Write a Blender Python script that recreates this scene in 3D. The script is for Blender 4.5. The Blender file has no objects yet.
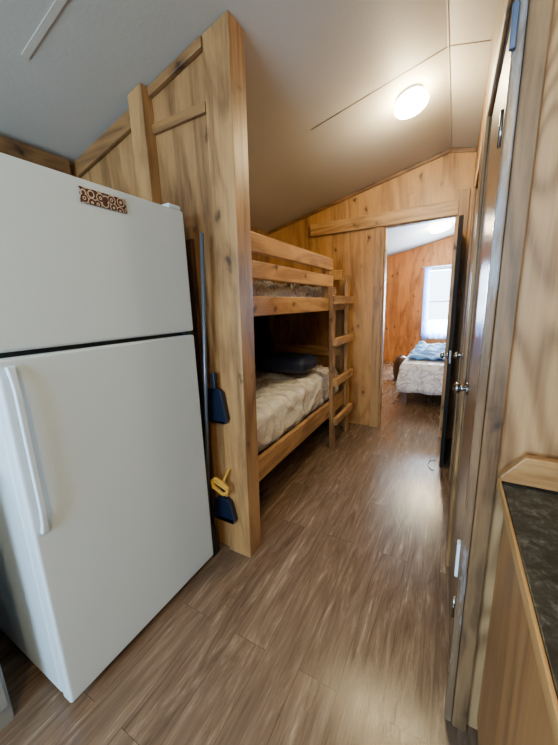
import bpy, bmesh, math, random
from mathutils import Vector, Matrix, noise
random.seed(7)
SC=bpy.context.scene
W={}
# ------------------------------------------------------------------ nodes
class NT:
    def __init__(s,name):
        s.m=bpy.data.materials.new(name); s.m.use_nodes=True
        s.t=s.m.node_tree; s.b=s.t.nodes['Principled BSDF']
    def l(s,a,b): s.t.links.new(a,b)
    def math(s,op,a,b=None,clamp=False):
        d=s.t.nodes.new('ShaderNodeMath'); d.operation=op; d.use_clamp=clamp
        for i,v in enumerate((a,b)):
            if v is None: continue
            if isinstance(v,(int,float)): d.inputs[i].default_value=v
            else: s.l(v,d.inputs[i])
        return d.outputs[0]
    def mix(s,f,a,b,mode='MIX'):
        d=s.t.nodes.new('ShaderNodeMixRGB'); d.blend_type=mode
        for i,v in enumerate((f,a,b)):
            if isinstance(v,(int,float)): d.inputs[i].default_value=v
            elif isinstance(v,tuple): d.inputs[i].default_value=(*v[:3],1)
            else: s.l(v,d.inputs[i])
        return d.outputs[0]
    def noise(s,vec,scale,detail=2,rough=.5,dist=0):
        d=s.t.nodes.new('ShaderNodeTexNoise')
        d.inputs['Scale'].default_value=scale; d.inputs['Detail'].default_value=detail
        d.inputs['Roughness'].default_value=rough; d.inputs['Distortion'].default_value=dist
        if vec: s.l(vec,d.inputs['Vector'])
        return d.outputs['Fac']
    def mapping(s,vec,scale,rot=(0,0,0)):
        d=s.t.nodes.new('ShaderNodeMapping'); d.inputs['Scale'].default_value=scale
        d.inputs['Rotation'].default_value=rot; s.l(vec,d.inputs['Vector']); return d.outputs[0]
    def coord(s,rnd=True):
        c=s.t.nodes.new('ShaderNodeTexCoord').outputs['Object']
        if not rnd: return c
        oi=s.t.nodes.new('ShaderNodeObjectInfo')
        r=s.math('MULTIPLY',oi.outputs['Random'],23.0)
        v=s.t.nodes.new('ShaderNodeVectorMath'); v.operation='ADD'
        s.l(c,v.inputs[0]); s.l(r,v.inputs[1]); return v.outputs[0]
    def ramp(s,f,stops):
        d=s.t.nodes.new('ShaderNodeValToRGB'); e=d.color_ramp.elements
        while len(e)<len(stops): e.new(.5)
        for i,(p,c) in enumerate(stops): e[i].position=p; e[i].color=(*c,1)
        s.l(f,d.inputs[0]); return d.outputs[0]
    def bump(s,h,st=.1,dist=.01):
        d=s.t.nodes.new('ShaderNodeBump'); d.inputs['Strength'].default_value=st
        d.inputs['Distance'].default_value=dist; s.l(h,d.inputs['Height']); s.l(d.outputs[0],s.b.inputs['Normal'])
def lin(r,g,b):
    f=lambda c:(c/255/12.92) if c/255<=.04045 else ((c/255+.055)/1.055)**2.4
    return (f(r),f(g),f(b))
def plain(name,c,rough=.5,metal=0,em=None,es=0,bumps=0,var=.86):
    k=NT(name); k.b.inputs['Roughness'].default_value=rough; k.b.inputs['Metallic'].default_value=metal
    v=k.coord(); f=k.noise(v,9,3)
    d=tuple(x*var for x in c)
    k.l(k.mix(f,c,d),k.b.inputs['Base Color'])
    if em: k.b.inputs['Emission Color'].default_value=(*em,1); k.b.inputs['Emission Strength'].default_value=es
    if bumps: k.bump(k.noise(v,bumps,3),.15,.004)
    return k.m
def wood(name,light,dark,axis='z',ring=9,rough=.42,ns=1.6,knots=True,contrast=.28,along=.16,patch=.8,wear=None,spec=.5,mid=.5,pw=1.4,lo=.20,hi=.80,kn=1,det=4,ds=.7):
    k=NT(name); v=k.coord(); i='xyz'.index(axis)
    sc=[1.0]*3; sc[i]=along
    f1=k.noise(k.mapping(v,tuple(sc)),ns*2,det,.5,ds)
    sc=[26.0]*3; sc[i]=1.3
    f2=k.noise(k.mapping(v,tuple(sc)),3,6,.7,.6)
    r=k.math('SINE',k.math('MULTIPLY',f1,ring*6.28))
    r=k.math('POWER',k.math('ADD',k.math('MULTIPLY',r,.5),.5),pw)
    h=k.math('ADD',k.math('MULTIPLY',r,contrast),k.math('MULTIPLY',f2,1-contrast))
    sc=[1.5]*3; sc[i]=.8
    big=k.noise(k.mapping(v,tuple(sc)),1.8,6,.65)
    h2=k.math('ADD',h,k.math('MULTIPLY',k.math('SUBTRACT',big,.5),patch),True)
    col=k.ramp(h2,[(lo,light),(mid,tuple((a*.55+b*.45) for a,b in zip(light,dark))),(hi,dark)])
    if knots:
        sc=[2.8]*3; sc[i]=1.5
        vo=k.t.nodes.new('ShaderNodeTexVoronoi'); vo.inputs['Scale'].default_value=2.6*kn
        nv=k.t.nodes.new('ShaderNodeTexNoise'); nv.inputs['Scale'].default_value=14; k.l(v,nv.inputs['Vector'])
        vm=k.t.nodes.new('ShaderNodeVectorMath'); vm.operation='SCALE'; vm.inputs['Scale'].default_value=.08; k.l(nv.outputs['Color'],vm.inputs[0])
        va=k.t.nodes.new('ShaderNodeVectorMath'); va.operation='ADD'; k.l(v,va.inputs[0]); k.l(vm.outputs[0],va.inputs[1])
        k.l(k.mapping(va.outputs[0],tuple(sc)),vo.inputs['Vector'])
        halo=k.math('SUBTRACT',1.0,k.math('MULTIPLY',vo.outputs['Distance'],3.6),True)
        ks=k.math('SUBTRACT',1.5,k.math('MULTIPLY',vo.outputs['Distance'],9.5),True)
        col=k.mix(k.math('MULTIPLY',halo,.55),col,dark)
        col=k.mix(k.math('MULTIPLY',ks,.95),col,tuple(x*.22 for x in dark))
    if wear:
        sc=[6.0]*3; sc[i]=1.1
        wv=k.ramp(k.noise(k.mapping(v,tuple(sc)),2,5,.7),[(.50,(0,0,0)),(.64,(.6,.6,.6))])
        col=k.mix(wv,col,wear)
    k.l(col,k.b.inputs['Base Color']); k.b.inputs['Roughness'].default_value=rough
    k.b.inputs['Specular IOR Level'].default_value=spec
    k.bump(f2,.2,.004)
    return k.m
ply_z=wood('plywood_panel_wood',lin(168,124,76),lin(90,60,32),'z',ring=8,ns=1.1)
ply_b=wood('plywood_hall_end_wood',lin(204,152,88),lin(128,84,40),'z',ring=7,ns=1.2)
ply_bed=wood('orange_plywood_bedroom_wood',lin(206,134,66),lin(134,76,32),'z',ring=7,ns=1.2)
ply_dark=wood('brown_cabinet_wood',lin(182,134,84),lin(128,88,52),'z',ring=9,ns=1.0,knots=False,contrast=.3,along=.25,det=1.5,pw=1.8)
ply_right=wood('tan_plywood_wood',lin(186,146,100),lin(118,82,50),'z',ring=16,ns=1.7,knots=False,contrast=.42,along=.32,patch=.25,mid=.5,pw=1.3,lo=.2,hi=.85,det=1.6,ds=.8)
BL=lin(206,160,100); BD=lin(126,86,46)
pine_x=wood('pine_board_across',BL,BD,'x',ring=5,ns=2.5)
pine_y=wood('pine_board_lengthwise',BL,BD,'y',ring=5,ns=2.5)
pine_z=wood('pine_board_upright',lin(188,142,88),lin(108,74,42),'z',ring=5,ns=2.5)
trim_z=wood('brown_trim_upright',lin(146,112,76),lin(82,58,38),'z',ring=6,ns=2.5)
trim_x=wood('brown_trim_across',lin(148,106,62),lin(82,54,30),'x',ring=6,ns=2.5)
trim_y=wood('brown_trim_lengthwise',lin(134,98,60),lin(76,52,32),'y',ring=6,ns=2.5)
worn=wood('worn_grey_painted_wood',lin(142,114,88),lin(84,64,46),'z',ring=4,ns=3,knots=False,contrast=.2,rough=.25,wear=lin(176,188,204))
darkdoor=wood('dark_door_wood',lin(34,25,20),lin(14,11,9),'z',ring=6,ns=2,knots=False,rough=.6,spec=.2)  # very dark brown all over, for the open bedroom door
doorwood=wood('door_wood',lin(132,100,72),lin(80,56,38),'z',ring=7,ns=1.5,knots=False,rough=.3)
darkboard=wood('dark_board_wood',lin(94,62,40),lin(50,32,20),'z',ring=6,ns=2,knots=False)
shadepanel=wood('shaded_alcove_wood',lin(52,34,22),lin(22,14,10),'z',ring=6,ns=1.4,knots=False)  # bunk recess shade put into the colour of an added wall panel
white=plain('white_enamel',lin(224,240,250),.33,bumps=220,var=.98)
white_s=plain('white_plastic',lin(224,241,255),.3,var=.97)
greyw=plain('pale_grey_paint',lin(150,148,142),.5)
poleg=plain('blue_grey_metal_pole',lin(112,124,140),.3,.5)
gasket=plain('dark_gasket',lin(20,22,26),.6)
navy=plain('navy_plastic',lin(16,27,50),.35)
blackp=plain('dark_plastic',lin(24,24,26),.6)
yellow=plain('yellow_rope',lin(214,156,52),.8,bumps=300)
chrome=plain('brushed_metal',lin(170,170,168),.25,1)
bluemetal=plain('blue_grey_metal',lin(70,94,130),.35,.4)
navycloth=plain('navy_fabric',lin(20,32,66),.6,bumps=60)
bluecloth=plain('bright_pale_blue_fabric',lin(104,176,255),.7,bumps=60,var=.8)
dome=plain('frosted_lamp_glass',(1,.92,.7),.4,em=(1,.80,.42),es=150)
k=NT('painted_ceiling_panel'); v=k.coord(False)
c=k.mix(k.noise(v,1.1,4),lin(200,194,183),lin(174,168,157)); k.l(c,k.b.inputs['Base Color'])
k.b.inputs['Roughness'].default_value=.55; k.bump(k.noise(v,60,3),.15,.005); ceilm=k.m
battm=plain('glossy_cream_batten_paint',lin(206,198,184),.3)
k=NT('laminate_plank_floor'); v=k.coord(False)
br=k.t.nodes.new('ShaderNodeTexBrick'); k.l(k.mapping(v,(1,1,1),(0,0,math.pi/2)),br.inputs['Vector'])
br.inputs['Scale'].default_value=1; br.inputs['Brick Width'].default_value=1.15; br.inputs['Row Height'].default_value=.15
br.inputs['Mortar Size'].default_value=.0011; br.inputs['Color1'].default_value=(0,0,0,1); br.inputs['Color2'].default_value=(1,1,1,1)
br.inputs['Mortar'].default_value=(.5,.5,.5,1); br.offset=.37
seed=k.math('MULTIPLY',br.outputs['Color'],9.0)
va=k.t.nodes.new('ShaderNodeVectorMath'); va.operation='ADD'; k.l(v,va.inputs[0]); k.l(seed,va.inputs[1])
g1=k.noise(k.mapping(va.outputs[0],(8,1.0,1)),1.6,5,.64,2.4)
g2=k.noise(k.mapping(va.outputs[0],(44,2.0,1)),2,6,.74,.9)
h=k.math('ADD',k.math('MULTIPLY',g1,.60),k.math('MULTIPLY',g2,.40))
col=k.ramp(h,[(.33,lin(64,49,39)),(.44,lin(98,77,61)),(.52,lin(118,95,76)),(.59,lin(140,116,95)),(.68,lin(166,144,121))])
tint=k.ramp(br.outputs['Color'],[(0,lin(88,68,53)),(1,lin(138,114,93))])
col=k.mix(.30,col,tint)
col=k.mix(k.math('MULTIPLY',br.outputs['Fac'],.6),col,lin(42,31,24))
k.l(col,k.b.inputs['Base Color'])
k.l(k.math('ADD',k.math('MULTIPLY',h,.50),-.03),k.b.inputs['Roughness']); k.bump(h,.30,.005); floorm=k.m
k=NT('dark_speckled_laminate'); v=k.coord(False)
f=k.math('ADD',k.math('MULTIPLY',k.noise(v,42,5,.72,.5),.8),k.math('MULTIPLY',k.noise(v,150,2),.2))
k.l(k.ramp(f,[(.4,lin(16,18,18)),(.50,lin(38,41,40)),(.58,lin(68,70,67)),(.67,lin(108,108,100))]),k.b.inputs['Base Color'])
k.b.inputs['Roughness'].default_value=.35; counterm=k.m
def fabric(name,a,b,c3,sc,rough=.45,bs=.5,wd=.06,coat=0,trans=0):
    k=NT(name); v=k.coord(False)
    f=k.noise(v,sc,3,.55,1.2)
    f2=k.noise(v,sc*1.8,2,.5,1.8)
    col=k.ramp(f,[(.5-wd,a),(.5,b),(.5+wd*.8,a)])
    col=k.mix(k.ramp(f2,[(.55,(0,0,0)),(.63,(.8,.8,.8))]),col,c3)
    k.l(col,k.b.inputs['Base Color']); k.b.inputs['Roughness'].default_value=rough
    k.b.inputs['Coat Weight'].default_value=coat; k.b.inputs['Coat Roughness'].default_value=.12
    if bs: k.bump(k.noise(v,sc*2.6,4,.6,1.5),bs,.02)
    if trans:
        t=k.t.nodes.new('ShaderNodeBsdfTranslucent'); k.l(col,t.inputs['Color'])
        m=k.t.nodes.new('ShaderNodeMixShader'); m.inputs[0].default_value=trans
        k.l(k.b.outputs[0],m.inputs[1]); k.l(t.outputs[0],m.inputs[2]); k.l(m.outputs[0],k.t.nodes['Material Output'].inputs['Surface'])
    return k.m
matf=fabric('leaf_print_mattress_fabric',lin(255,253,248),lin(236,220,196),lin(255,250,240),5,.25,.6,.02,1)
plas=fabric('crinkled_clear_plastic',lin(236,246,255),lin(140,150,168),lin(250,253,255),6,.12,.7,.03,1)
quiltm=fabric('floral_quilt_fabric',lin(246,249,255),lin(176,170,182),lin(222,222,234),6)
curtm=fabric('sheer_blue_print_curtain',lin(180,212,255),lin(86,144,224),lin(150,192,248),12,.6,0,.06,0,.5)
k=NT('scroll_print_magnet'); v=k.coord(False)
vo=k.t.nodes.new('ShaderNodeTexVoronoi'); vo.inputs['Scale'].default_value=40; vo.inputs['Randomness'].default_value=.6; k.l(v,vo.inputs['Vector'])
f=k.math('ABSOLUTE',k.math('SINE',k.math('MULTIPLY',vo.outputs['Distance'],9.0)))
k.l(k.ramp(f,[(.82,lin(62,22,18)),(.95,lin(214,190,170))]),k.b.inputs['Base Color']); magm=k.m
# ------------------------------------------------------------------ geometry helpers
def finish(o,parent,label,cat,struct,group=None):
    SC.collection.objects.link(o)
    if parent is not None:
        o.parent=parent; o.matrix_parent_inverse=Matrix.Translation(-W[parent.name])
    W[o.name]=o.location.copy()
    if label: o['label']=label
    if cat and parent is None: o['category']=cat
    if struct: o['kind']='structure'
    if group: o['group']=group
    return o
def mk(name,bm,org,mat,parent=None,label=None,cat=None,struct=False,bevel=0,smooth=False,group=None,seg=2):
    bmesh.ops.recalc_face_normals(bm,faces=bm.faces)
    for v in bm.verts: v.co-=Vector(org)
    me=bpy.data.meshes.new(name); bm.to_mesh(me); bm.free()
    if smooth:
        for p in me.polygons: p.use_smooth=True
    o=bpy.data.objects.new(name,me); o.location=org
    me.materials.append(mat)
    if bevel:
        b=o.modifiers.new('bevel','BEVEL'); b.width=bevel; b.segments=seg; b.limit_method='ANGLE'
    return finish(o,parent,label,cat,struct,group)
def addbox(bm,lo,hi):
    r=bmesh.ops.create_cube(bm,size=1)
    for v in r['verts']:
        v.co=Vector([ (lo[i]+hi[i])/2+v.co[i]*(hi[i]-lo[i]) for i in range(3)])
    return r['verts']
def box(name,lo,hi,mat,bevel=.003,**k):
    bm=bmesh.new(); addbox(bm,lo,hi)
    return mk(name,bm,((lo[0]+hi[0])/2,(lo[1]+hi[1])/2,lo[2]),mat,bevel=bevel,**k)
def prism(name,polys,plane,a,b,mat,bevel=0,**k):
    bm=bmesh.new(); pts=[]
    for poly in polys:
        def P(p,q):
            return {'xz':(p[0],q,p[1]),'yz':(q,p[0],p[1]),'xy':(p[0],p[1],q)}[plane]
        lo=[bm.verts.new(P(p,a)) for p in poly]; hi=[bm.verts.new(P(p,b)) for p in poly]
        bm.faces.new(lo); bm.faces.new(hi[::-1]); n=len(poly)
        for i in range(n): bm.faces.new((lo[i],lo[(i+1)%n],hi[(i+1)%n],hi[i]))
        pts+=[v.co.copy() for v in lo+hi]
    org=[(min(p[i] for p in pts)+max(p[i] for p in pts))/2 for i in range(2)]+[min(p[2] for p in pts)]
    return mk(name,bm,org,mat,bevel=bevel,**k)
def cyl(name,p0,p1,r,mat,r2=None,seg=20,**k):
    bm=bmesh.new(); p0=Vector(p0);p1=Vector(p1); d=p1-p0
    M=Matrix.Translation((p0+p1)/2)@d.to_track_quat('Z','Y').to_matrix().to_4x4()
    bmesh.ops.create_cone(bm,cap_ends=True,segments=seg,radius1=r,radius2=r if r2 is None else r2,depth=d.length,matrix=M)
    o=mk(name,bm,tuple(p0),mat,**k)
    for p in o.data.polygons: p.use_smooth=len(p.vertices)==4
    return o
def soft(name,lo,hi,mat,rad=.05,amp=.012,fr=5,div=.05,puff=0,wr=0,wf=9,**k):
    bm=bmesh.new()
    n=[max(3,int((hi[i]-lo[i])/div)) for i in range(3)]
    c=[(lo[i]+hi[i])/2 for i in range(3)]; hs=[(hi[i]-lo[i])/2 for i in range(3)]
    cache={}
    def V(i,j,l):
        key=(i,j,l)
        if key not in cache:
            p=[-hs[t]+2*hs[t]*(i,j,l)[t]/n[t] for t in range(3)]
            q=[max(-hs[t]+min(rad,hs[t]),min(hs[t]-min(rad,hs[t]),p[t])) for t in range(3)]
            d=Vector(p)-Vector(q)
            if d.length>0: d=d.normalized()*min(rad,min(hs))
            w=Vector(q)+d
            if puff:
                e=(1-(w.x/hs[0])**2)*(1-(w.y/hs[1])**2); w.z*= (1-puff)+puff*max(0,e)**.4
            w+=Vector(c); s=noise.noise_vector(w*fr)*amp+noise.noise_vector(w*fr*2.7)*amp*.5
            if l==0: s.z=abs(s.z)*.3
            if wr and l>0:
                wv=w*wf; wv=wv+noise.noise_vector(w*3)*1.5
                rg=max(0,1-abs(noise.noise(wv))*3.2)**2+.5*max(0,1-abs(noise.noise(wv*2.1+Vector((5,3,1))))*3.2)**2
                if d.length>0: s+=d.normalized()*wr*(rg-.6)
            w+=s; cache[key]=bm.verts.new(w)
        return cache[key]
    for i in range(n[0]):
        for j in range(n[1]):
            for l in (0,n[2]): bm.faces.new((V(i,j,l),V(i+1,j,l),V(i+1,j+1,l),V(i,j+1,l)))
    for i in range(n[0]):
        for l in range(n[2]):
            for j in (0,n[1]): bm.faces.new((V(i,j,l),V(i+1,j,l),V(i+1,j,l+1),V(i,j,l+1)))
    for j in range(n[1]):
        for l in range(n[2]):
            for i in (0,n[0]): bm.faces.new((V(i,j,l),V(i,j+1,l),V(i,j+1,l+1),V(i,j,l+1)))
    o=mk(name,bm,(c[0],c[1],lo[2]),mat,smooth=True,**k)
    if not wr:
        s=o.modifiers.new('sub','SUBSURF'); s.levels=1; s.render_levels=1
    return o
def empty(name,loc,label,cat,parent=None):
    o=bpy.data.objects.new(name,None); o.location=loc; o.empty_display_size=.1
    return finish(o,parent,label,cat,False)
def tube(name,pts,r,mat,closed=False,**k):
    bm=bmesh.new(); rings=[]; n=len(pts); P=[Vector(p) for p in pts]
    for i in range(n):
        a=P[i-1] if (i>0 or closed) else P[i]; b=P[(i+1)%n] if (i<n-1 or closed) else P[i]
        q=(b-a).to_track_quat('Z','Y')
        rings.append([bm.verts.new(P[i]+q@Vector((r*math.cos(t*math.pi/4),r*math.sin(t*math.pi/4),0))) for t in range(8)])
    prs=list(zip(rings,rings[1:]))+([(rings[-1],rings[0])] if closed else [])
    for a,b in prs:
        for q in range(8): bm.faces.new((a[q],a[(q+1)%8],b[(q+1)%8],b[q]))
    return mk(name,bm,tuple(P[0]),mat,smooth=True,**k)
RX=-.12; SL=.228; RZ=2.63
def zc(x): return RZ-SL*abs(x-RX)
# ------------------------------------------------------------------ shell
XL,XR,YB,YF=-1.98,1.74,-2.2,7.6
box('floor',(XL-.08,YB-.08,-.06),(XR+.08,YF+.08,0),floorm,0,label='grey-brown wood-look laminate plank floor',cat='floor',struct=True)
xs=[XL-.08,RX,XR+.08]
prism('ceiling',[[(xs[0],zc(xs[0])),(xs[1],zc(xs[1])),(xs[2],zc(xs[2])),(xs[2],zc(xs[2])+.06),(xs[1],zc(xs[1])+.06),(xs[0],zc(xs[0])+.06)]],'xz',YB-.08,YF+.08,ceilm,label='sloped beige-grey painted panel ceiling',cat='ceiling',struct=True)
E=.004
box('wall_left',(XL-.08,YB,0),(XL,YF,zc(XL)-E),ply_z,0,label='plywood panelled outer wall',cat='wall',struct=True)
box('wall_right',(XR,YB,0),(XR+.08,YF,zc(XR+.08)-E),ply_z,0,label='plywood panelled outer wall',cat='wall',struct=True)
def gable(x0,x1,z0):
    p=[(x0,z0),(x1,z0),(x1,zc(x1)-E)]
    if x0<RX<x1: p.append((RX,zc(RX)-E))
    p.append((x0,zc(x0)-E)); return p
wx0,wx1,wz0,wz1=-.56,.22,.66,2.02
prism('wall_bedroom_end',[gable(XL,wx0,0),gable(wx1,XR,0),[(wx0,0),(wx1,0),(wx1,wz0),(wx0,wz0)],gable(wx0,wx1,wz1)],'xz',YF,YF+.08,ply_bed,label='orange plywood wall with a window',cat='wall',struct=True)
prism('wall_kitchen_end',[gable(XL,-1.7,0),gable(-.1,XR,0),[(-1.7,0),(-.1,0),(-.1,.9),(-1.7,.9)],gable(-1.7,-.1,2.0)],'xz',YB-.08,YB,ply_z,label='plywood kitchen wall with a window',cat='wall',struct=True)
YH=3.38; dx0,dx1,dz=-.65,-.05,2.07
prism('wall_hall_end',[[(XL,0),(dx0,0),(dx0,dz),(dx1,dz),(dx1,0),(XR,0),(XR,zc(XR)-E),(RX,zc(RX)-E),(XL,zc(XL)-E)]],'xz',YH,YH+.07,ply_b,label='honey plywood wall with bedroom doorway',cat='wall',struct=True)
prism('wall_partition',[[(XL,0),(-1.03,0),(-.968,zc(-.968)-E),(XL,zc(XL)-E)]],'xz',1.21,1.28,ply_z,label='plywood partition between refrigerator and bunk beds',cat='wall',struct=True)
XH=.07; XP=.125
def top(x): return zc(x)-E
prism('wall_hall_side',[[(.952,0),(1.0,0),(1.0,2.03),(1.6,2.03),(1.6,0),(1.85,0),(1.85,2.03),(2.5,2.03),(2.5,0),(YH,0),(YH,top(XP)),(.952,top(XP))]],'yz',XH,XP,trim_z,label='wood wall with narrow doors along hallway',cat='wall',struct=True)
prism('wall_counter_end',[gable(XP,XR,0)],'xz',.935,1.02,ply_right,label='tan wavy-grain plywood wall above counter',cat='wall',struct=True)
tn=[0]
def trim(lo,hi,mat,label,**k):
    tn[0]+=1; return box('trim_%d'%tn[0],lo,hi,mat,.004,label=label,cat='trim',struct=True,**k)
def trimp(poly,a,b,mat,label):
    tn[0]+=1; return prism('trim_%d'%tn[0],[poly],'xz',a,b,mat,.004,label=label,cat='trim',struct=True)
trimp([(-1.03,0),(-.885,0),(-.835,top(-.835)),(-.968,top(-.968))],1.19,1.30,pine_z,'square pine post at end of partition')
trimp([(-1.42,0),(-1.325,0),(-1.305,top(-1.305)),(-1.40,top(-1.40))],1.15,1.21,pine_z,'upright pine stud on partition')
def slope(x0,x1,d0,d1): return [(x0,zc(x0)-d1),(x1,zc(x1)-d1),(x1,zc(x1)-d0),(x0,zc(x0)-d0)]
trimp(slope(-1.975,-1.405,.02,.10),1.185,1.208,trim_x,'sloping pine plate under ceiling')
trimp(slope(-1.304,-.972,.005,.045),1.185,1.208,trim_x,'sloping pine plate under ceiling')
trim((-1.306,1.19,2.165),(-.978,1.208,2.205),trim_x,'horizontal pine rail on partition')
trim((-1.978,-2.19,zc(XL)-.10),(-1.93,1.15,zc(XL)-.02),trim_y,'brown trim board along wall top')
trim((-1.977,1.285,.0),(-1.965,3.375,1.30),shadepanel,'added dark panel standing in for shade behind lower bunk')
def batten(y,w,t,mat,name,xa):
    for x0,x1 in((xa,RX),(RX,.065)):
        if x0>=x1 or (y<.9 and x1>0): continue
        x1_=x1 if y>.9 else -1.06
        tn[0]+=1
        prism('trim_%d'%tn[0],[[(x0,zc(x0)-t),(x1_,zc(x1_)-t),(x1_,zc(x1_)-.001),(x0,zc(x0)-.001)]],'xz',y-w,y+w,mat,0,label=name,cat='trim',struct=True)
seamm=plain('dark_seam_strip',lin(92,76,58),.6)
batten(.785,.012,.004,battm,'glossy painted batten covering ceiling seam',-1.50)
batten(2.12,.0035,.0015,seamm,'thin dark ceiling seam strip',-.89)
trim((RX-.003,1.3,zc(RX)-.006),(RX+.003,3.37,zc(RX)-.002),ceilm,'thin ridge strip on ceiling')
trim((-1.42,YH-.04,dz+.01),(-.03,YH-.002,2.20),pine_x,'golden pine header board over doorway')
trim((dx0-.09,YH-.022,0),(dx0,YH-.002,dz+.008),pine_z,'pine door casing')
trim((dx1,YH-.022,0),(dx1+.10,YH-.002,2.28),pine_z,'pine door casing')
trim((dx0,YH,0),(dx0+.015,YH+.08,dz-.002),pine_z,'pine door jamb')
trimp(slope(-1.95,RX,.003,.035),YH-.02,YH-.002,trim_x,'sloping trim below ceiling')
trimp([(RX,zc(RX)-.035),(.068,zc(.068)-.035),(.068,zc(.068)-.003),(RX,zc(RX)-.003)],YH-.02,YH-.002,trim_x,'sloping trim below ceiling')
brd=trim((.088,.910,0),(.128,.934,top(.13)),trim_z,'brown board at end of hallway wall')
trim((XH-.004,.916,0),(.087,.948,top(.10)),worn,'worn grey-painted edge board at end of hallway wall')
trim((XH-.014,1.602,0),(XH-.001,1.70,2.10),pine_z,'upright casing beside narrow door')
trim((XH-.014,1.76,0),(XH-.001,1.848,2.10),trim_z,'upright casing beside narrow door')
trim((XH-.014,2.502,0),(XH-.001,2.59,2.10),trim_z,'upright casing beside narrow door')
trim((XH-.012,.96,2.035),(XH-.001,1.60,2.11),pine_y,'casing board above narrow door')
trim((XH-.012,1.85,2.035),(XH-.001,2.50,2.11),pine_y,'casing board above narrow door')
def knob(parent,p,dx):
    bm=bmesh.new()
    for (r,x0,x1) in((.028,0,.008),(.011,.008,.035)):
        M=Matrix.Translation((p[0]+dx*(x0+x1)/2,p[1],p[2]))@Matrix.Rotation(math.pi/2,4,'Y')
        bmesh.ops.create_cone(bm,cap_ends=True,segments=20,radius1=r,radius2=r,depth=x1-x0,matrix=M)
    bmesh.ops.create_uvsphere(bm,u_segments=20,v_segments=12,radius=.024,matrix=Matrix.Translation((p[0]+dx*.040,p[1],p[2]))@Matrix.Diagonal((.7,1,1,1)))
    return mk('door_knob',bm,p,chrome,parent=parent,label='round metal door knob',smooth=True)
for i,(a,b,kn) in enumerate(((1.003,1.597,1.49),(1.853,2.497,2.42))):
    d=box('door_%d'%(i+1),(XH+.004,a,.01),(XH+.04,b,2.025),doorwood,.003,label='narrow brown wood hallway door, closed',cat='door',struct=True)
    knob(d,(XH+.004,kn,.985),-1)
    for z in(.35,1.75):
        cyl('hinge',(XH-.002,a+.012,z-.04),(XH-.002,a+.012,z+.04),.005,chrome,parent=d,label='metal hinge barrel')
d=box('door_3',(-.018,2.68,.012),(.013,3.33,1.93),darkdoor,.004,label='dark wood bedroom door standing open',cat='door',struct=True)
knob(d,(-.018,2.75,.93),-1)
box('latch_plate',(-.010,2.676,.88),(.004,2.681,.98),chrome,.001,parent=d,label='metal latch plate')
box('hinge_leaf',(.060,.904,1.85),(.072,.915,1.93),bluemetal,.002,parent=brd,label='blue-grey metal hinge leaf')
box('catch_plate',(.056,.922,.55),(.064,.944,.66),white_s,.001,parent=brd,label='white metal catch plate')
# ------------------------------------------------------------------ windows
def window(n,x0,x1,z0,z1,y):
    bm=bmesh.new(); t=.04
    a,b=(y,y+.06)
    addbox(bm,(x0,a,z0),(x0+t,b,z1)); addbox(bm,(x1-t,a,z0),(x1,b,z1))
    addbox(bm,(x0+t,a,z0),(x1-t,b,z0+t)); addbox(bm,(x0+t,a,z1-t),(x1-t,b,z1))
    zm=(z0+z1)/2; addbox(bm,(x0+t,a,zm-.018),(x1-t,b,zm+.018))
    return mk('window_%d'%n,bm,((x0+x1)/2,y,z0),white_s,label='white framed sash window',cat='window',struct=True,bevel=.003)
window(1,wx0,wx1,wz0,wz1,YF+.01)
window(2,-1.7,-.1,.9,2.0,YB-.07)
bm=bmesh.new()
for lo,hi in (((wx0-.05,7.58,wz0-.05),(wx0,7.598,wz1+.05)),((wx1,7.58,wz0-.05),(wx1+.05,7.598,wz1+.05)),((wx0,7.58,wz0-.05),(wx1,7.598,wz0)),((wx0,7.58,wz1),(wx1,7.598,wz1+.05))): addbox(bm,lo,hi)
mk('trim_40',bm,((wx0+wx1)/2,7.59,wz0-.05),white_s,label='white window casing',cat='trim',struct=True)
def curtain(x0,x1,z0,z1,y,label):
    bm=bmesh.new(); nx=30; nz=8; vs=[]
    for i in range(nx+1):
        for j in range(nz+1):
            x=x0+(x1-x0)*i/nx; z=z0+(z1-z0)*j/nz
            vs.append(bm.verts.new((x,y+.018*math.sin(i*1.25)*(1.2-.5*j/nz),z)))
    for i in range(nx):
        for j in range(nz):
            a=i*(nz+1)+j; bm.faces.new((vs[a],vs[a+nz+1],vs[a+nz+2],vs[a+1]))
    return mk('curtain',bm,((x0+x1)/2,y,z0),curtm,label=label,cat='curtain',smooth=True)
curtain(wx0-.03,wx0+.07,wz0-.12,wz1+.03,7.53,'pale blue patterned curtain at bright window')
curtain(wx1-.07,wx1+.03,wz0-.12,wz1+.03,7.53,'pale blue patterned curtain at bright window')
curtain(wx0+.08,wx1-.08,wz0-.10,wz0+.30,7.53,'pale blue patterned cafe curtain across lower window')
cyl('curtain_rod',(wx0-.1,7.53,wz1+.04),(wx1+.1,7.53,wz1+.04),.008,white_s,label='thin white curtain rod above window',cat='curtain rod')
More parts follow.
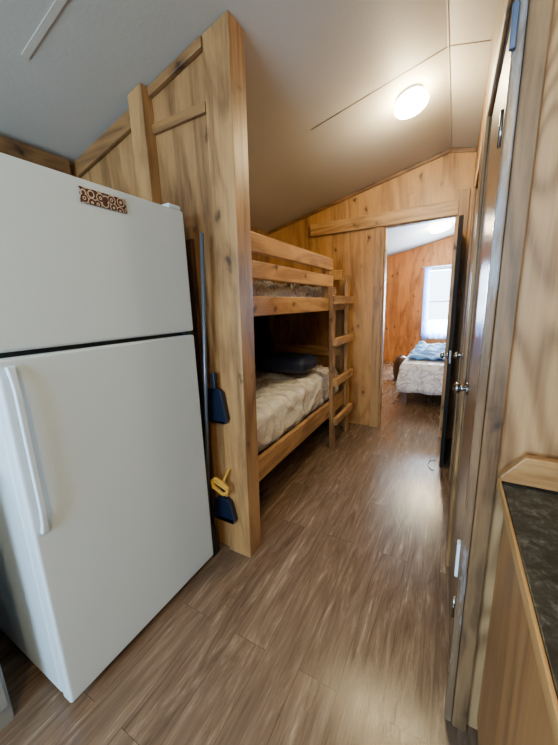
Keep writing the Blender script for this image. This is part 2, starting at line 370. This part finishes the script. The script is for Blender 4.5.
# ------------------------------------------------------------------ refrigerator
FY0,FY1,FX=.345,1.085,-1.05
fr=empty('refrigerator',((FX-.36),(FY0+FY1)/2,0),'white top-freezer refrigerator beside pine post','refrigerator')
bm=bmesh.new(); addbox(bm,(-1.80,FY0+.005,.03),(FX-.068,FY1-.005,1.755)); mk('body',bm,(-1.45,.715,.03),white,parent=fr,bevel=.01)
box('base_grille',(-1.75,FY0+.02,.0),(FX-.05,FY1-.02,.05),gasket,.003,parent=fr,label='dark recessed base grille')
box('door_gasket',(FX-.068,FY0+.012,.06),(FX-.03,FY1-.012,1.745),gasket,.002,parent=fr,label='dark door gasket')
fd=box('freezer_door',(FX-.054,FY0,1.253),(FX,FY1,1.765),white,.010,parent=fr,seg=4)
ld=box('refrigerator_door',(FX-.054,FY0,.04),(FX,FY1,1.237),white,.010,parent=fr,seg=4)
def handle(par,y,z0,z1):
    bm=bmesh.new(); n=14
    prof=[]
    for i in range(n+1):
        t=i/n; z=z0+(z1-z0)*t; x=FX+.007+.012*min(1,math.sin(math.pi*t)*2.2)
        prof.append((x,z))
    rings=[]
    for i,(x,z) in enumerate(prof):
        w=.010+(.003 if i in(0,n) else 0)
        rings.append([bm.verts.new((x-.007,y-w,z)),bm.verts.new((x+.004,y-w*.8,z)),bm.verts.new((x+.004,y+w*.8,z)),bm.verts.new((x-.007,y+w,z))])
    for a,b in zip(rings,rings[1:]):
        for j in range(4): bm.faces.new((a[j],a[(j+1)%4],b[(j+1)%4],b[j]))
    bm.faces.new(rings[0]); bm.faces.new(rings[-1][::-1])
    return mk('handle',bm,(FX,y,z0),white_s,parent=par,bevel=.003,label='white curved plastic handle')
handle(ld,FY0+.030,.70,1.215)
box('hinge_cover',(FX-.11,FY1-.07,1.766),(FX-.01,FY1-.005,1.785),white_s,.005,parent=fr,label='white top hinge cover')
box('center_hinge',(FX-.045,FY1-.05,1.239),(FX-.004,FY1+.004,1.251),gasket,.001,parent=fr,label='dark center hinge')
box('decorative_magnet',(FX+.001,.640,1.692),(FX+.005,.80,1.738),magm,.001,label='dark red scroll-patterned magnet strip on refrigerator door',cat='magnet')
# ------------------------------------------------------------------ cleaning tools
b=empty('broom',(-1.09,1.14,0),'long blue-grey-handled broom leaning beside refrigerator','broom')
cyl('broom_handle',(-1.10,1.118,.18),(-1.005,1.138,1.68),.009,poleg,parent=b)
bm=bmesh.new()
v=[(-1.20,1.10,.0),(-1.07,1.10,.0),(-1.07,1.16,.0),(-1.20,1.16,.0),(-1.145,1.105,.2),(-1.09,1.105,.2),(-1.09,1.140,.2),(-1.145,1.140,.2)]
vs=[bm.verts.new(p) for p in v]
for f in((0,1,2,3),(4,5,6,7),(0,1,5,4),(1,2,6,5),(2,3,7,6),(3,0,4,7)): bm.faces.new([vs[i] for i in f])
mk('broom_head',bm,(-1.1,1.135,0),blackp,parent=b,bevel=.006)
def dustpan(x,y,z0,z1,w,label):
    g=empty('dustpan',(x,y,z0),label,'dustpan')
    h=z1-z0; bm=bmesh.new(); zt=z0+h*.70
    def outline(sc,off):
        pts=[]
        for i in range(13):
            a=math.pi*i/12; pts.append((x+math.cos(a)*w*.36*sc,zt-.03+math.sin(a)*.03*sc))
        pts+=[(x-w/2*sc,z0+.02+off),(x-w*.44*sc,z0+off),(x+w*.44*sc,z0+off),(x+w/2*sc,z0+.02+off)]
        return pts
    o_=outline(1,0); i_=outline(.86,.0)
    yb=y+.008; yf=y-.022; n=len(o_)
    A=[bm.verts.new((p[0],yb,p[1])) for p in o_]; B=[bm.verts.new((p[0],yf,p[1])) for p in o_]
    C=[bm.verts.new((p[0],yf,p[1])) for p in i_]; D=[bm.verts.new((p[0],y+.003,p[1])) for p in i_]
    bm.faces.new(A); bm.faces.new(D[::-1])
    for q in range(n):
        r=(q+1)%n
        for (P,Q) in((A,B),(B,C),(C,D)): bm.faces.new((P[q],P[r],Q[r],Q[q]))
    mk('tray',bm,(x,y,z0),navy,parent=g,bevel=.002)
    box('handle',(x-.013,y-.016,zt-.004),(x+.013,y+.004,z1),navy,.007,parent=g)
    cyl('hanging_peg',(x-.012,y,z1-.02),(x-.012,1.2095,z1-.02),.004,chrome,parent=g,label='small metal peg')
    return g
dustpan(-1.032,1.178,.78,1.04,.15,'navy plastic dustpan hanging at edge of pine post')
dustpan(-1.025,1.178,.21,.41,.15,'small navy dustpan hanging low beside pine post')
pts=[]
for i in range(20):
    a=2*math.pi*i/20; pts.append((-1.018+.046*math.cos(a)+.016*math.sin(a),1.138+.004*math.sin(3*a),.432+.030*math.sin(a)-.022*math.cos(a)))
tb=tube('rope_loop',pts,.010,yellow,closed=True,label='loop of yellow rope hanging on pine post',cat='rope')
pts=[(p[0]*1-.004+.012*math.sin(i*.63),p[1]-.001,p[2]-.018) for i,p in enumerate(pts[:13])]
tube('rope_coil',pts,.009,yellow,parent=tb)
tube('rope_tail',[(-1.0,1.145,.455),(-.985,1.15,.49),(-.982,1.165,.51),(-.982,1.181,.52)],.007,yellow,parent=tb)
g=empty('folded_board',(-1.15,1.16,0),'dark brown wooden board standing behind refrigerator edge','wooden board')
box('panel',(-1.20,1.190,.0),(-1.136,1.203,1.68),darkboard,.003,parent=g)
box('edge_rail',(-1.135,1.185,.0),(-1.116,1.208,1.68),darkboard,.003,parent=g)
# ------------------------------------------------------------------ bunk bed
bb=empty('bunk_bed',(-1.45,2.3,0),'pine plank bunk bed with ladder in alcove','bunk bed')
x1=-.965; x0=x1-.036; Y0,Y1=1.315,3.32
def part(n,lo,hi,m,par=bb,bv=.006,**k): return box(n,lo,hi,m,bv,parent=par,**k)
for zz in((1.30,1.41),(.31,.45)):
    part('side_rail',(x0,Y0,zz[0]),(x1,Y1,zz[1]),pine_y)
    part('back_rail',(-1.955,Y0,zz[0]),(-1.92,Y1,zz[1]),pine_y)
part('guard_rail',(x0,Y0,1.645),(x1,2.78,1.745),pine_y)
part('guard_rail',(x0,Y0,1.505),(x1,2.78,1.60),pine_y)
for xx in((x0-.04,x0-.001),(-1.919,-1.88)):
    for yy in((Y0,Y0+.09),(Y1-.09,Y1)):
        part('post',(xx[0],yy[0],0),(xx[1],yy[1],1.73 if yy[0]<2 or xx[0]<-1.5 else 1.60),pine_z)
part('guard_post',(x0-.04,2.68,1.30),(x0-.001,2.77,1.73),pine_z)
for y in(Y0+.02,Y1-.055):
    for z in(.33,.80,1.32,1.60):
        part('end_board',(-1.879,y,z),(x0-.042,y+.035,z+.10),pine_x)
for z in(.38,1.325):
    part('slat_platform',(-1.915,Y0+.005,z-.02),(x0-.002,Y1-.005,z),darkboard,bv=.002)
ld2=part('ladder',(-.963,2.655,0),(-.928,2.735,1.50),pine_z,label='pine ladder upright')
part('ladder_upright',(-.963,3.10,0),(-.928,3.18,1.63),pine_z,ld2)
for z in(.27,.65,1.02,1.39):
    part('rung',(-.927,2.66,z-.035),(-.89,3.20,z+.035),pine_y,ld2)
soft('mattress',(-1.86,Y0+.12,.392),(x0-.030,Y1-.12,.70),matf,.075,.012,4,.02,wr=.020,wf=6,label='cream leaf-print mattress under clear plastic, lower bunk',cat='mattress')
soft('mattress',(-1.84,Y0+.14,1.337),(x0-.062,Y1-.14,1.51),plas,.05,.012,5,.02,wr=.03,wf=9,label='mattress in crinkled clear plastic on upper bunk',cat='mattress')
soft('pillow',(-1.62,2.45,.735),(-1.12,2.85,.90),navycloth,.07,.012,5,.04,puff=.3,label='navy blue pillow on lower bunk mattress',cat='pillow')
# ------------------------------------------------------------------ counter
cb=empty('base_cabinet',(.5,-.1,0),'tan plywood base cabinet under dark counter','cabinet')
box('body',(.150,-1.2,.09),(.80,.905,.858),ply_dark,.003,parent=cb)
box('toe_kick',(.21,-1.19,0),(.78,.90,.09),darkboard,.002,parent=cb)
for i,(a,b_) in enumerate(((-1.15,-.6),(-.56,-.02))):
    dd=box('door',(.134,a,.14),(.149,b_,.80),ply_dark,.004,parent=cb)
    cyl('knob',(.133,b_-.05,.72),(.115,b_-.05,.72),.014,chrome,parent=dd)
wt=box('worktop',(.136,-1.22,.86),(.82,.908,.899),counterm,.002,label='dark speckled laminate worktop with pine edging',cat='countertop')
box('edging',(.129,-1.22,.874),(.135,.908,.901),pine_y,.002,parent=wt,label='pine edging strip')
prism('splash_board',[[(.130,.903),(.82,.903),(.82,.975),(.175,.975),(.130,.915)]],'xz',.882,.908,pine_x,.003,parent=wt,label='pine splash board')
cb=empty('base_cabinet',(-1.6,-.4,0),'pale grey base cabinet near refrigerator','cabinet')
box('body',(-1.95,-1.1,.0),(-1.221,.245,.86),greyw,.004,parent=cb)
box('door',(-1.220,-.5,.08),(-1.205,.235,.82),greyw,.004,parent=cb)
box('worktop',(-1.96,-1.12,.862),(-1.19,.250,.90),counterm,.003,label='dark speckled worktop on grey cabinet',cat='countertop')
# ------------------------------------------------------------------ lamps
def ceiling_light(x,y,r,power,col,dz=.16,ss=.05):
    z=zc(x)-.002; th=-math.atan(SL)*(1 if x<RX else -1)
    g=empty('ceiling_light',(x,y,z),'round frosted dome ceiling light, switched on','ceiling light')
    R=Matrix.Translation((x,y,z))@Matrix.Rotation(th,4,'Y')
    bm=bmesh.new(); bmesh.ops.create_cone(bm,cap_ends=True,segments=40,radius1=r*.8,radius2=r*.8,depth=.012,matrix=R@Matrix.Translation((0,0,-.010)))
    mk('base_plate',bm,(x,y,z),white_s,parent=g)
    bm=bmesh.new(); bmesh.ops.create_uvsphere(bm,u_segments=36,v_segments=18,radius=1,matrix=R@Matrix.Translation((0,0,-.060))@Matrix.Diagonal((r,r,.042,1)))
    mk('lamp_dome',bm,(x,y,z),dome,parent=g,smooth=True,label='glowing frosted glass dome')
    L=bpy.data.lights.new('lamp','POINT'); L.energy=power; L.color=col; L.shadow_soft_size=ss
    lo=bpy.data.objects.new('lamp_light',L); lo.location=(x+.03,y,z-dz); SC.collection.objects.link(lo)
ceiling_light(-.33,2.33,.098,12.5,(1,.80,.50))
ceiling_light(-.30,6.2,.16,36,(1,.72,.40))
ceiling_light(.40,-1.0,.13,11,(1,.97,.93),.25,.2)  # added kitchen lamp, out of view, as fill light for fridge and ceiling
def area(loc,rot,sx,sy,e,c):
    L=bpy.data.lights.new('daylight','AREA'); L.shape='RECTANGLE'; L.size=sx; L.size_y=sy; L.energy=e; L.color=c
    o=bpy.data.objects.new('daylight',L); o.location=loc; o.rotation_euler=rot; SC.collection.objects.link(o)
area((-.9,YB-.12,1.45),(math.radians(90),0,0),1.6,1.1,145,(.46,.74,1))
area((-.17,YF+.14,1.34),(math.radians(-90),0,0),.76,1.3,520,(.60,.79,1))
w=bpy.data.worlds.new('sky'); SC.world=w; w.use_nodes=True
w.node_tree.nodes['Background'].inputs[0].default_value=(.66,.83,1,1); w.node_tree.nodes['Background'].inputs[1].default_value=9.0
# ------------------------------------------------------------------ bedroom
bd=empty('bed',(0,5.1,0),'low bed frame under floral quilt','bed')
for x in(-.50,.53):
    for y in(4.32,5.95): box('leg',(x-.03,y-.03,0),(x+.03,y+.03,.26),darkboard,.004,parent=bd)
box('frame',(-.53,4.28,.26),(.56,6.0,.34),darkboard,.004,parent=bd)
box('headboard',(-.56,6.0,.0),(.60,6.04,.62),pine_x,.01,parent=bd)
soft('mattress_pad',(-.53,4.29,.342),(.56,5.98,.53),white_s,.05,.004,4,.08,parent=bd)
def drape(name,x0,x1,y0,y1,zt,zb,mat,label,cat,am=.010,nx=40,ny=34,fq=6):
    bm=bmesh.new(); h=zt-zb; Wd=x1-x0; Ln=y1-y0; vs=[]
    for i in range(nx+1):
        for j in range(ny+1):
            s=-h+(Wd+2*h)*i/nx; t=-h+(Ln+h)*j/ny
            dx=max(-s,s-Wd,0); dy=max(-t,0)
            x=x0+min(max(s,0),Wd); y=y0+max(t,0); d=max(dx,dy)
            z=zt-d
            if dx>0: x+= (-1 if s<0 else 1)*.02*(1+math.sin(t*22))*min(1,d*4)
            if dy>0: y-= .02*(1+math.sin(s*22))*min(1,d*4)
            z+=am*abs(noise.noise(Vector((s*fq,t*fq,1))))*1.6
            vs.append(bm.verts.new((x,y,z)))
    for i in range(nx):
        for j in range(ny):
            a=i*(ny+1)+j; bm.faces.new((vs[a],vs[a+ny+1],vs[a+ny+2],vs[a+1]))
    o=mk(name,bm,((x0+x1)/2,(y0+y1)/2,zb),mat,smooth=True,label=label,cat=cat)
    s=o.modifiers.new('s','SOLIDIFY'); s.thickness=.01; s.offset=1; return o
drape('quilt',-.56,.59,4.25,5.97,.56,.20,quiltm,'white floral quilt draped over bedroom bed','quilt')
drape('blanket',-.50,.52,4.50,5.9,.605,.59,bluecloth,'rumpled bright pale blue blanket lying on quilt','blanket',.07,44,40,7)
def lathe(name,prof,c,mat,**k):
    bm=bmesh.new(); N=28; rings=[]
    for r,z in prof: rings.append([bm.verts.new((c[0]+r*math.cos(2*math.pi*i/N),c[1]+r*math.sin(2*math.pi*i/N),z)) for i in range(N)])
    for a,b in zip(rings,rings[1:]):
        for i in range(N): bm.faces.new((a[i],a[(i+1)%N],b[(i+1)%N],b[i]))
    bm.faces.new(rings[0]); bm.faces.new(rings[-1])
    return mk(name,bm,(c[0],c[1],prof[0][1]),mat,smooth=True,**k)
bk=lathe('ottoman',[(.07,0),(.11,.02),(.13,.14),(.12,.30),(.09,.40),(.03,.43)],(-.76,5.8),darkboard,label='small dark brown rounded ottoman beside bed',cat='ottoman')
lathe('seat_button',[(.015,.425),(.022,.434),(.012,.442)],(-.76,5.8),darkboard,parent=bk)
tube('cord',[(-.05+.05*math.cos(math.radians(90+11*i)),2.72+.10*math.sin(math.radians(90+11*i)),.005) for i in range(17)],.004,white_s,label='short pale cord curled on floor by door',cat='cord')
# ------------------------------------------------------------------ camera
f=312.0
y=Vector((455-279,372-300,-f)).normalized(); z=-Vector((51,-1478,-f)).normalized()
z=(z-y*z.dot(y)).normalized(); x=y.cross(z)
M=Matrix((x,y,z)).to_4x4(); M.translation=(0,0,1.35)
cd=bpy.data.cameras.new('camera'); cam=bpy.data.objects.new('camera',cd); SC.collection.objects.link(cam)
cam.matrix_world=M; cd.sensor_fit='VERTICAL'; cd.sensor_height=36; cd.lens=f*36/745; cd.clip_start=.02
SC.camera=cam
